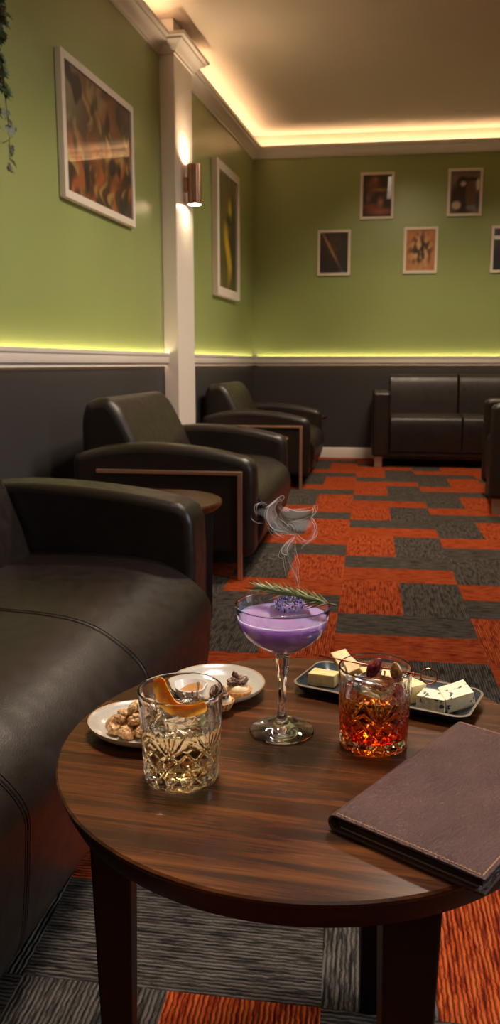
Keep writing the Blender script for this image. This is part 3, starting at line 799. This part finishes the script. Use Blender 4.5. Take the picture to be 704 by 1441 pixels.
# ------------------------------------------------------------------ plates and food
M_ceramic = Mat('speckled_cream_stoneware')
M_ceramic.color(M_ceramic.ramp(M_ceramic.noise(M_ceramic.coords(), 900, 2), [(.30, S((150, 132, 112))), (.40, S((188, 178, 164)))])); M_ceramic.set(Roughness=.22, Coat_Weight=.4); M_ceramic = M_ceramic.m
M_rimclay = plain('bare_clay_rim', (176, 140, 100), .5)
def plate(loc, a, b, rz, label):
    t = empty('plate', (loc[0], loc[1], TZ), rz, label, 'plate')
    prof = [(.0002, .0012), (.50, .0012), (.56, 0), (.62, .0010), (.80, .0055), (.93, .0105), (.985, .0142), (1.0, .0162), (.99, .0174), (.965, .0168), (.90, .0132), (.78, .0080), (.64, .0050), (.30, .0040), (.0002, .0040)]
    vs, fs = lathe_vf(prof, 72)
    vs = [(x * a, y * b, z) for x, y, z in vs]
    m = len(prof); fs += [tuple(range(71, -1, -1)), tuple((m - 1) * 72 + k for k in range(72))]
    o = mesh('plate_body', vs, fs, M_ceramic, t, True, 60)
    vs, fs = lathe_vf([(.9895, .0150), (1.0035, .0163), (.993, .0180), (.972, .0172)], 72, closed=True)
    mesh('plate_rim', [(x * a, y * b, z) for x, y, z in vs], fs, M_rimclay, t, True, 60)
    return t
plate((-.3225, .860), .0690, .0590, R(-8), 'small oval stoneware plate heaped with candied walnuts at the left table edge')
plate((-.2700, .996), .0650, .0640, 0, 'round stoneware plate carrying two tartlets, behind the pale whisky')

M_nut = Mat('candied_walnut'); M_nut.color(M_nut.ramp(M_nut.noise(M_nut.coords(), 2.2, 5, .6), [(.30, S((126, 72, 34))), (.42, S((208, 146, 86))), (.60, S((244, 200, 142)))]))
M_nut.set(Roughness=.36, Coat_Weight=.25); M_nut.bump(M_nut.noise(M_nut.coords(), 7, 4), .8, .002); M_nut = M_nut.m
def walnut_mesh(seed):
    bm = bmesh.new(); bmesh.ops.create_icosphere(bm, subdivisions=4, radius=1); sd = Vector((seed * 3.1, seed, 7))
    for v in bm.verts:
        p = v.co.copy(); n1 = noise.noise(p * 2.6 + sd); n2 = abs(noise.noise(p * 4.5 + sd * 2))
        r = 1 + .24 * n1 - .34 * max(0, .22 - n2) * 3
        r *= 1 - .34 * math.exp(-(p.x / .13) ** 2) * (1 if p.z > -.2 else .4)
        v.co = Vector((p.x * 1.0, p.y * 1.22, p.z * .78)) * r
    me = bpy.data.meshes.new('walnut'); bm.to_mesh(me); bm.free(); me.materials.append(M_nut)
    for q in me.polygons: q.use_smooth = True
    return me
NM = [walnut_mesh(k) for k in range(5)]
rnd = random.Random(3)
NL = [(-.018, -.012, 0), (-.002, -.020, 0), (.014, -.014, 0), (-.026, .004, 0), (-.008, .000, 0), (.010, .003, 0), (.028, -.004, 0), (-.014, .018, 0), (.006, .020, 0), (.024, .013, 0),
      (-.014, -.003, 1), (.004, -.008, 1), (.018, .001, 1), (-.004, .010, 1), (.012, .014, 1), (.000, .001, 2), (.012, .004, 2)]
for k, (dx, dy, lv) in enumerate(NL):
    o = bpy.data.objects.new('walnut', NM[k % 5]); col.objects.link(o)
    s = rnd.uniform(.0085, .0099); o.scale = (s, s, s)
    o.location = (-.3330 + dx * 1.08, .8560 + dy * 1.05, TZ + .0122 + lv * .0108 + rnd.uniform(-.0006, .0006)); o.rotation_euler = (rnd.uniform(-.7, .7), rnd.uniform(-.7, .7), rnd.uniform(0, 6.28))
    tag(o, 'candied walnut half in the heap on the small oval plate', 'walnut', 'candied walnuts on the oval plate')

def ramekin():
    t = empty('dipping_bowl', (-.2915, .9550, TZ + .0056), 0, 'tiny white dipping bowl on the tartlet plate, seen through the pale whisky glass', 'bowl')
    prof = [(.0002, 0), (.012, 0), (.0135, .001), (.0190, .008), (.0222, .017), (.0224, .0195), (.0212, .0200), (.0200, .0185), (.0165, .0085), (.0110, .0035), (.0002, .0030)]
    lathe('bowl_body', prof, plain('white_glaze', (226, 220, 212), .15), t, 48)
    lathe('sauce', [(.0002, .0028), (.0150, .0060), (.0178, .0112), (.0172, .0116), (.0002, .0112)], plain('golden_dip', (176, 120, 52), .25), t, 48)
ramekin()
M_pastry = Mat('baked_pastry'); M_pastry.color(M_pastry.ramp(M_pastry.noise(M_pastry.coords(), 180, 4), [(.35, S((176, 112, 54))), (.65, S((222, 166, 100)))])); M_pastry.set(Roughness=.65); M_pastry.bump(M_pastry.noise(M_pastry.coords(), 500, 3), .4, .001); M_pastry = M_pastry.m
M_cream = plain('pale_cream_filling', (234, 206, 160), .45, Subsurface_Weight=.3, Subsurface_Scale=.004)
M_dknut = Mat('caramel_dark_nut'); M_dknut.color(M_dknut.ramp(M_dknut.noise(M_dknut.coords(), 1.2, 4), [(.38, S((50, 26, 16))), (.52, S((112, 70, 46))), (.66, S((196, 156, 124)))])); M_dknut.set(Roughness=.4); M_dknut = M_dknut.m
def tartlet(x, y, z, rz, s, label):
    t = empty('tartlet', (x, y, z), rz, label, 'tartlet', 'tartlets on the round plate'); t.scale = (s, s, s)
    def fl(a, zz, j): return .0006 * math.cos(a * 18) if j in (1, 2, 3, 4) else 0
    lathe('pastry_shell', [(.0002, 0), (.0125, 0), (.0150, .004), (.0178, .0095), (.0190, .0128), (.0183, .0135), (.0165, .0122), (.0150, .0090), (.0002, .0080)], M_pastry, t, 72, fr=fl)
    def wob(a, zz, j): return .0007 * noise.noise(Vector((math.cos(a) * 1.5, math.sin(a) * 1.5, zz * 120 + x * 50)))
    lathe('cream_filling', [(.0002, .0085), (.0152, .0100), (.0158, .0130), (.0142, .0165), (.0108, .0192), (.0060, .0208), (.0002, .0212)], M_cream, t, 48, fr=wob)
    rn = random.Random(int(abs(x) * 9999))
    for k, (dx, dy, dz, q) in enumerate([(-.0065, -.003, .0232, .0072), (.0055, .000, .0246, .0080), (-.0005, .007, .0236, .0068), (-.004, .001, .0318, .0050)]):
        o = bpy.data.objects.new('nut_topping', NM[k % 5].copy()); o.data.materials.clear(); o.data.materials.append(M_dknut); col.objects.link(o); o.parent = t
        o.location = (dx, dy, dz); o.scale = (q, q * (1.0 if k < 3 else .6), q * (1.0 if k < 3 else 1.6)); o.rotation_euler = (rn.uniform(-1, 1), rn.uniform(-1, 1) * (k < 3), rn.uniform(0, 6))
tartlet(-.2360, .9780, TZ + .0052, .3, .96, 'nut-topped tartlet standing clear of the glass, the right-hand and farther of the two')
tartlet(-.2480, .9385, TZ + .0060, 2.0, .86, 'nut-topped tartlet half hidden behind the pale whisky glass rim')

# dark slate-coloured tray with cheese
TC = Vector((-.0475, 1.0330)); TA = R(-15.5)
def tray():
    t = empty('serving_tray', (TC.x, TC.y, TZ), TA, 'dark blue-grey glazed rectangular tray of cheese at the back of the table', 'tray')
    def rr(hx, hy, r, n=8):
        o = []
        for cx, cy, a0 in ((hx - r, hy - r, 0), (-hx + r, hy - r, 90), (-hx + r, -hy + r, 180), (hx - r, -hy + r, 270)):
            for k in range(n + 1): a = R(a0 + 90 * k / n); o.append((cx + r * math.cos(a), cy + r * math.sin(a)))
        return o
    prof = [(-.020, 0), (-.014, .0008), (-.006, .006), (-.0008, .0125), (0, .0145), (-.0015, .0155), (-.0035, .0140), (-.009, .0078), (-.0165, .0038), (-.024, .0030)]
    loops = [[(px_, py_, z) for px_, py_ in rr(.118 + d, .050 + d, max(.018 + d * .6, .004))] for d, z in prof]
    n = len(loops[0]); vs = [p for L in loops for p in L]; fs = []
    for j in range(len(loops) - 1):
        for k in range(n): fs.append((j * n + k, j * n + (k + 1) % n, (j + 1) * n + (k + 1) % n, (j + 1) * n + k))
    fs += [tuple(range(n - 1, -1, -1)), tuple((len(loops) - 1) * n + k for k in range(n))]
    m = Mat('dark_slate_glaze'); m.color(m.ramp(m.noise(m.coords(), 60, 4), [(.35, S((30, 34, 38))), (.65, S((52, 60, 66)))])); m.set(Roughness=.25)
    mesh('tray_body', vs, fs, m.m, t, True, 50)
    L0 = [[(a, b, z) for a, b in rr(.118 + d, .050 + d, .018 + d * .6)] for d, z in ((-.0004, .0139), (.0003, .0146), (-.0014, .0161), (-.0026, .0150))]
    vs = [p for L in L0 for p in L]; fs = [(j * n + k, j * n + (k + 1) % n, ((j + 1) % 4) * n + (k + 1) % n, ((j + 1) % 4) * n + k) for j in range(4) for k in range(n)]
    mesh('tray_rim', vs, fs, plain('tan_glaze_edge', (140, 120, 98), .35), t, True, 60)
tray()
TR_ = Matrix.Translation((TC.x, TC.y, TZ)) @ Matrix.Rotation(TA, 4, 'Z')
def cheese(name, outline, h, loc, rot, mats, label, cat='cheese', rindfaces=None, blue=False, seed=0, slope=0, par=None):
    bm = bmesh.new(); n = len(outline)
    b = [bm.verts.new((x, y, 0)) for x, y in outline]; t_ = [bm.verts.new((x * .985, y * .985, h + slope * x)) for x, y in outline]
    bm.faces.new(b[::-1]); tf = bm.faces.new(t_)
    sides = [bm.faces.new((b[i], b[(i + 1) % n], t_[(i + 1) % n], t_[i])) for i in range(n)]
    for i in (rindfaces or []): sides[i].material_index = 1
    bmesh.ops.bevel(bm, geom=list(bm.edges), offset=.0011, segments=2, profile=.6, affect='EDGES')
    bmesh.ops.triangulate(bm, faces=bm.faces[:]); bmesh.ops.subdivide_edges(bm, edges=[e for e in bm.edges if e.calc_length() > .004], cuts=3, use_grid_fill=False)
    for v in bm.verts: v.co += Vector((1, 1, 1)) * 0 + v.normal * .0006 * noise.noise(v.co * 180 + Vector((seed, 0, 0)))
    me = bpy.data.meshes.new(name); bm.to_mesh(me); bm.free()
    o = new_obj(name, me, mats, None, True, 40)
    q = TR_ @ Vector(loc); o.location = q; o.rotation_euler = (rot[0], rot[1], rot[2] + TA); tag(o, label, cat, None); return o
def chmat(name, a, b, sc_=120, blue=None, rough=.5):
    m = Mat(name); c = m.ramp(m.noise(m.coords(), sc_, 4), [(.3, S(a)), (.7, S(b))])
    if blue:
        f = m.noise(m.coords(loc=(blue, 0, 0)), 95, 3, .6, .4)
        k = m.ramp(f, [(.595, (0, 0, 0, 1)), (.63, (1, 1, 1, 1))]); mx = m.node('ShaderNodeMix', data_type='RGBA'); m.l.new(k, mx.inputs[0]); m.l.new(c, mx.inputs[6]); mx.inputs[7].default_value = S((50, 58, 74)); c = mx.outputs[2]
    m.color(c); m.set(Roughness=rough, Subsurface_Weight=.2, Subsurface_Scale=.003); m.bump(m.noise(m.coords(), 420, 4), .4, .001); return m.m
Y1 = chmat('golden_aged_cheese', (222, 178, 108), (240, 204, 140)); Y1r = chmat('brown_rind', (112, 74, 38), (170, 122, 64))
Y2 = chmat('pale_cheese', (232, 204, 142), (242, 218, 162)); B1 = chmat('blue_veined_cheese', (240, 222, 176), (250, 236, 200), 120, 1.3); B1r = chmat('mottled_grey_rind', (190, 170, 130), (242, 224, 184), 200, 2.2)
cheese('cheese_wedge', [(-.020, -.012), (.017, -.010), (.020, .010), (-.017, .013)], .017, (-.088, -.004, .0036), (0, 0, R(8)), [Y1, Y1r], 'golden cheese wedge with brown rind lying at the left end of the tray', rindfaces=[3], seed=1)
cheese('cheese_wedge', [(-.022, -.010), (.020, -.012), (.022, .010), (-.018, .012)], .013, (-.070, .028, .0210), (R(20), R(24), R(-34)), [Y1, Y1r], 'golden cheese wedge tilted up behind the flat wedge at left of the tray', rindfaces=[3, 0], seed=2)
cheese('cheese_wedge', [(-.016, -.010), (.018, -.010), (.016, .010), (-.014, .010)], .020, (-.033, .020, .0036), (0, 0, R(-50)), [Y1, Y1r], 'golden cheese wedge seen through the left rim of the amber whisky glass', rindfaces=[1], seed=3)
cheese('cheese_cube', [(-.012, -.011), (.012, -.010), (.011, .011), (-.012, .010)], .022, (-.002, .022, .0036), (0, 0, R(14)), [Y2], 'yellow cheese cube behind the amber whisky glass, under the pick', seed=4)
cheese('cheese_block', [(-.018, -.010), (.016, -.013), (.018, .011), (-.015, .012)], .023, (.030, .006, .0036), (0, 0, R(-28)), [Y2], 'plain pale yellow cheese block touching the right side of the amber glass', seed=5)
cheese('blue_cheese_wedge', [(-.019, -.012), (.017, -.016), (.021, .010), (-.014, .016)], .018, (.064, -.010, .0036), (0, 0, R(8)), [B1, B1r], 'blue-veined white cheese wedge, the lower left one at the right end of the tray', rindfaces=[0, 3], seed=6)
cheese('blue_cheese_wedge', [(-.018, -.020), (.020, -.014), (.016, .022), (-.020, .014)], .019, (.092, .006, .0090), (R(6), R(-12), R(28)), [B1, B1r], 'large blue-veined white cheese slab propped at the right end of the tray', rindfaces=[1, 2], seed=9)

# leather menu folder
def menu():
    W_, L_ = .157, .266; A = Vector((-.084, .707)); B = Vector((.055, .635)); ang = math.atan2(B.y - A.y, B.x - A.x)
    t = empty('menu_folder', (A.x, A.y, TZ), ang, 'brown stitched leather menu folder overhanging the right edge of the table', 'menu')
    hh = .0175; th = .0030
    m = Mat('grained_brown_leather'); v = m.coords((1, .8, 1), (0, 0, R(20)))
    base = m.ramp(m.noise(v, 18, 4), [(.3, S((66, 40, 34))), (.7, S((88, 57, 50)))])
    vo = m.node('ShaderNodeTexVoronoi'); vo.feature = 'SMOOTH_F1'; vo.inputs['Scale'].default_value = 230; m.l.new(m.coords((1, .45, 1), (0, 0, R(35))), vo.inputs['Vector'])
    wr = m.noise(m.coords((1, .30, 1), (0, 0, R(28))), 330, 4, .6, 1.2)
    n1 = m.bump(wr, 1.0, .0024); m.bump(vo.outputs['Distance'], .25, .0008, n1); m.color(base)
    m.set(Roughness=.40); ML = m.m
    lin = plain('dark_menu_lining', (24, 18, 16), .5)
    # C-shaped cover: bottom board, rounded spine, top board; slightly domed top
    def arc(cx, cz, r, a0, a1, n=10): return [(cx + r * math.cos(R(a0 + (a1 - a0) * k / n)), cz + r * math.sin(R(a0 + (a1 - a0) * k / n))) for k in range(n + 1)]
    r = hh / 2
    outer = [(W_, hh - .0012), (W_ * .7, hh), (W_ * .35, hh)] + arc(r, r, r, 90, 270) + [(W_, 0)]
    inner = [(W_, th), (r, th)] + arc(r, r, r - th, 270, 90)[1:-1] + [(r, hh - th), (W_ * .5, hh - th), (W_, hh - .0012 - th)]
    prism(outer + inner, 'y', 0, L_, 'cover', ML, t, .0010, 3, 50)
    mb = MB(); mb.box(.012, W_ - .006, .004, L_ - .004, th + .0006, th + .0030); mb.build('menu_pages', plain('menu_paper', (120, 112, 98), .7), t, bevel=.0004, smooth=False)
    mb = MB(); mb.box(.010, W_ - .003, .0025, L_ - .0025, th + .0040, hh - th - .0022); mb.build('inner_sleeve', lin, t, bevel=.001, smooth=False)
    # stitches along the three open edges and spine side of the top board
    mb = MB(); st_ = .0040
    def run(x0, y0, x1, y1):
        d = Vector((x1 - x0, y1 - y0)); n = int(d.length / st_); d.normalize()
        for k in range(n):
            p = Vector((x0, y0)) + d * (k * st_ + .0006); q = p + d * .0028
            z0 = hh + .0001 - .0012 * max(0, (p.x / W_ - .7) / .3); mb.tube([(p.x, p.y, z0 - .0003), ((p.x + q.x) / 2, (p.y + q.y) / 2, z0 + .0006), (q.x, q.y, z0 - .0003)], .00060, 5)
    e = .0036; run(.008, e, W_ - e, e); run(W_ - e, e, W_ - e, L_ - e); run(.008, L_ - e, W_ - e, L_ - e)
    mb.build('stitching', plain('tan_thread', (190, 142, 104), .6), t)
menu()

# ------------------------------------------------------------------ trailing ivy at the left
def ivy():
    rnd = random.Random(11); mb = MB(); ms = MB()
    t = empty('trailing_ivy', (XL + .02, 3.08, CB), 0, 'dark green ivy trailing down the left wall at the frame edge', 'ivy')
    def leaf(p, d, nrm_, s, mi):
        d = d.normalized(); n_ = (nrm_ - d * nrm_.dot(d)).normalized(); sd = d.cross(n_)
        out = [(0, 0), (.34, -.10), (.52, .22), (.30, .34), (.36, .62), (.14, .58), (0, 1.0), (-.14, .58), (-.36, .62), (-.30, .34), (-.52, .22), (-.34, -.10)]
        top = [p + sd * x * s + d * y * s + n_ * (s * .12 * (abs(x) - .1)) for x, y in out]; bot = [q - n_ * .0006 for q in top]
        c = p + d * s * .34 - n_ * s * .02; k = len(out)
        mb.add(top + [c] + bot + [c - n_ * .0006], [(i, (i + 1) % k, k) for i in range(k)] + [((i + 1) % k + k + 1, i + k + 1, 2 * k + 1) for i in range(k)] + [(i, i + k + 1, (i + 1) % k + k + 1, (i + 1) % k) for i in range(k)], mi)
    for s in range(14):
        y0 = rnd.uniform(-.30, .10); x0 = rnd.uniform(.0, .10); ln = rnd.uniform(.85, 1.15)
        if s < 5: y0 = (.11, .07, .10, .09, .12)[s]; ln = (1.14, 1.18, .95, 1.05, .8)[s]
        P = []
        for k in range(16):
            f = k / 15; P.append(Vector((x0 + .018 * math.sin(f * 9 + s), y0 + .018 * math.sin(f * 7 + s * 2) , .02 - ln * f)))
        ms.tube(P, [.0028 - .0016 * k / 15 for k in range(16)], 6)
        for k in range(46):
            f = rnd.random(); i = int(f * 14.99); p = P[i].lerp(P[i + 1], f * 15 - i if f * 15 - i < 1 else 1)
            d = Vector((rnd.uniform(-.1, .8), rnd.uniform(-.9, .9), rnd.uniform(-1.3, .15))); q = p + d.normalized() * .012
            ms.tube([p, q], .0009, 4); leaf(q, d + Vector((0, 0, -.5)), Vector((1, rnd.uniform(-.8, .4), rnd.uniform(-.1, .9))), rnd.uniform(.026, .052), rnd.choice([0, 0, 1, 2]))
    P = [Vector((.05, .10, -1.06)), Vector((.055, .14, -1.04)), Vector((.06, .19, -.99))]; ms.tube(P, [.0018, .0014, .0008], 5); leaf(P[2], Vector((.1, .3, .5)), Vector((1, -.2, 0)), .018, 1)
    leaf(Vector((.05, .13, -1.14)), Vector((.2, .6, -.4)), Vector((1, -.3, .3)), .045, 0)
    mb.build('leaves', [Mat('dark_ivy_leaf').set(Base_Color=S((30, 52, 26)), Roughness=.4).m, Mat('mid_ivy_leaf').set(Base_Color=S((48, 78, 34)), Roughness=.4).m, Mat('deep_ivy_leaf').set(Base_Color=S((20, 36, 20)), Roughness=.4).m], t, smooth=False)
    ms.build('stems', plain('ivy_stem', (62, 56, 32), .7), t)
ivy()

# ------------------------------------------------------------------ smoke from the rosemary
def smoke():
    m = bpy.data.materials.new('thin_smoke_core'); m.use_nodes = True; t = m.node_tree; t.nodes.clear(); out = t.nodes.new('ShaderNodeOutputMaterial')
    def vol(name, dens):
        m = bpy.data.materials.new(name); m.use_nodes = True; t = m.node_tree; t.nodes.clear(); out = t.nodes.new('ShaderNodeOutputMaterial')
        v = t.nodes.new('ShaderNodeVolumeScatter'); v.inputs['Color'].default_value = (.97, .97, 1, 1); v.inputs['Density'].default_value = dens; v.inputs['Anisotropy'].default_value = .25
        t.links.new(v.outputs[0], out.inputs['Volume']); return m
    O = Vector((-.1480, .9300, .6640)); K = .000147   # metres per drawing unit
    # each strand: (points (across, up, depth), radius, kind); drawn relative to the burning tip
    base = (442, 868)
    S_ = [
        ([(450, 868), (437, 790), (418, 705), (380, 615), (352, 550)], 3.2, 0), ([(450, 868), (441, 775), (426, 690), (430, 620), (400, 560), (368, 515)], 3.0, 0),
        ([(352, 550), (318, 562), (286, 545), (292, 505), (335, 452), (385, 415), (402, 380)], 5.0, 0), ([(355, 548), (338, 505), (362, 452), (402, 405), (410, 375)], 4.5, 0),
        ([(345, 720), (330, 640), (322, 575), (302, 540)], 3.5, 1), ([(430, 620), (410, 560), (395, 480), (408, 420)], 4, 1),
        ([(402, 380), (360, 392), (310, 372), (250, 362), (205, 330), (178, 270), (172, 215), (190, 160), (240, 105), (285, 78), (300, 92), (280, 118), (232, 132), (185, 165)], 4.5, 0),
        ([(185, 320), (215, 352), (258, 392), (318, 404)], 4, 0), ([(105, 238), (74, 216), (72, 180), (92, 145), (130, 130), (180, 142)], 4.5, 0), ([(45, 235), (60, 268), (110, 288), (165, 282)], 3.5, 1),
        ([(265, 148), (300, 180), (345, 192), (300, 168), (380, 182), (450, 178), (530, 166), (568, 138), (555, 120)], 4.5, 0), ([(568, 138), (576, 170), (550, 212), (532, 235), (560, 290), (572, 345), (572, 385), (545, 408), (552, 368), (570, 340)], 4.5, 0),
        ([(545, 408), (500, 440), (460, 430), (420, 390), (400, 372)], 4, 0), ([(240, 190), (262, 250), (300, 290), (345, 330), (362, 355)], 3.5, 0), ([(185, 245), (225, 300), (262, 340), (300, 350)], 3.5, 0),
        ([(335, 330), (362, 282), (392, 300), (410, 345), (402, 380)], 3.2, 0), ([(200, 558), (232, 574), (266, 572)], 3.5, 1), ([(455, 490), (480, 450), (520, 420), (550, 395)], 3.4, 1),
        ([(260, 120), (225, 180), (240, 240), (200, 290)], 3.4, 0), ([(300, 262), (372, 270), (450, 262), (520, 235)], 3.2, 1), ([(545, 150), (552, 175), (540, 205)], 5.5, 0), ([(172, 170), (215, 135), (262, 96)], 6, 0),
    ]
    V_ = [([(448, 850), (425, 760), (405, 690), (385, 620), (362, 545)], 10, 26), ([(355, 550), (340, 500), (375, 440), (404, 385)], 30, 40), ([(400, 375), (340, 350), (270, 300), (230, 240), (215, 180), (255, 110)], 40, 60),
          ([(270, 150), (340, 215), (430, 215), (520, 190)], 34, 50), ([(330, 300), (400, 310), (470, 300), (545, 270)], 44, 60), ([(100, 190), (150, 220), (200, 290)], 34, 34), ([(545, 200), (560, 290), (552, 380), (500, 420), (420, 385)], 18, 26)]
    mc = vol('smoke_core', 1200); mv = vol('smoke_veil', 13)
    def W(p, dep): return O + Vector(((p[0] - 450) * K, dep, (868 - p[1]) * K))
    mb = MB()
    for q, (P, r, k) in enumerate(S_):
        pts = spline([W(p, .010 * math.sin(p[0] * .013 + q * 1.7) * min(1, (868 - p[1]) / 200)) for p in P], 7); n = len(pts)
        jr = random.Random(q)
        for c in range(2 if len(P) > 3 and k == 0 else 1):
            ox, oz, ph = jr.uniform(-12, 12), jr.uniform(-8, 8), jr.uniform(0, 6)
            p2 = spline([W((p[0] + (ox + 7 * math.sin(ph + a * 1.3)) * min(1, (868 - p[1]) / 160), p[1] + (oz + 5 * math.cos(ph + a)) * min(1, (868 - p[1]) / 160)), .008 * math.sin(p[0] * .013 + q * 1.7 + ph) * min(1, (868 - p[1]) / 200)) for a, p in enumerate(P)], 7)
            mb.tube(p2, [r * K * .36 * (.2 + .8 * math.sin(PI * (.04 + .92 * i / (n - 1)))) for i in range(n)], 7, mi=0)
        mb.tube(pts, [r * K * .58 * (1.0 if k == 0 else .8) * (.30 + .70 * math.sin(PI * min(1, max(0, .06 + .9 * i / (n - 1))))) for i in range(n)], 8, mi=0)
    for q, (P, r0, r1) in enumerate(V_):
        pts = spline([W(p, .010 * math.sin(p[0] * .011 + q)) for p in P], 7); n = len(pts)
        mb.tube(pts, [(r0 + (r1 - r0) * i / (n - 1)) * K * (.15 + .85 * math.sin(PI * (.03 + .94 * i / (n - 1)))) for i in range(n)], 14, flat=1, mi=1)
    o = mb.build('smoke_wisp', [mc, mv]); tag(o, 'curling white smoke rising from the rosemary sprig', 'smoke', None, 'stuff')
smoke()
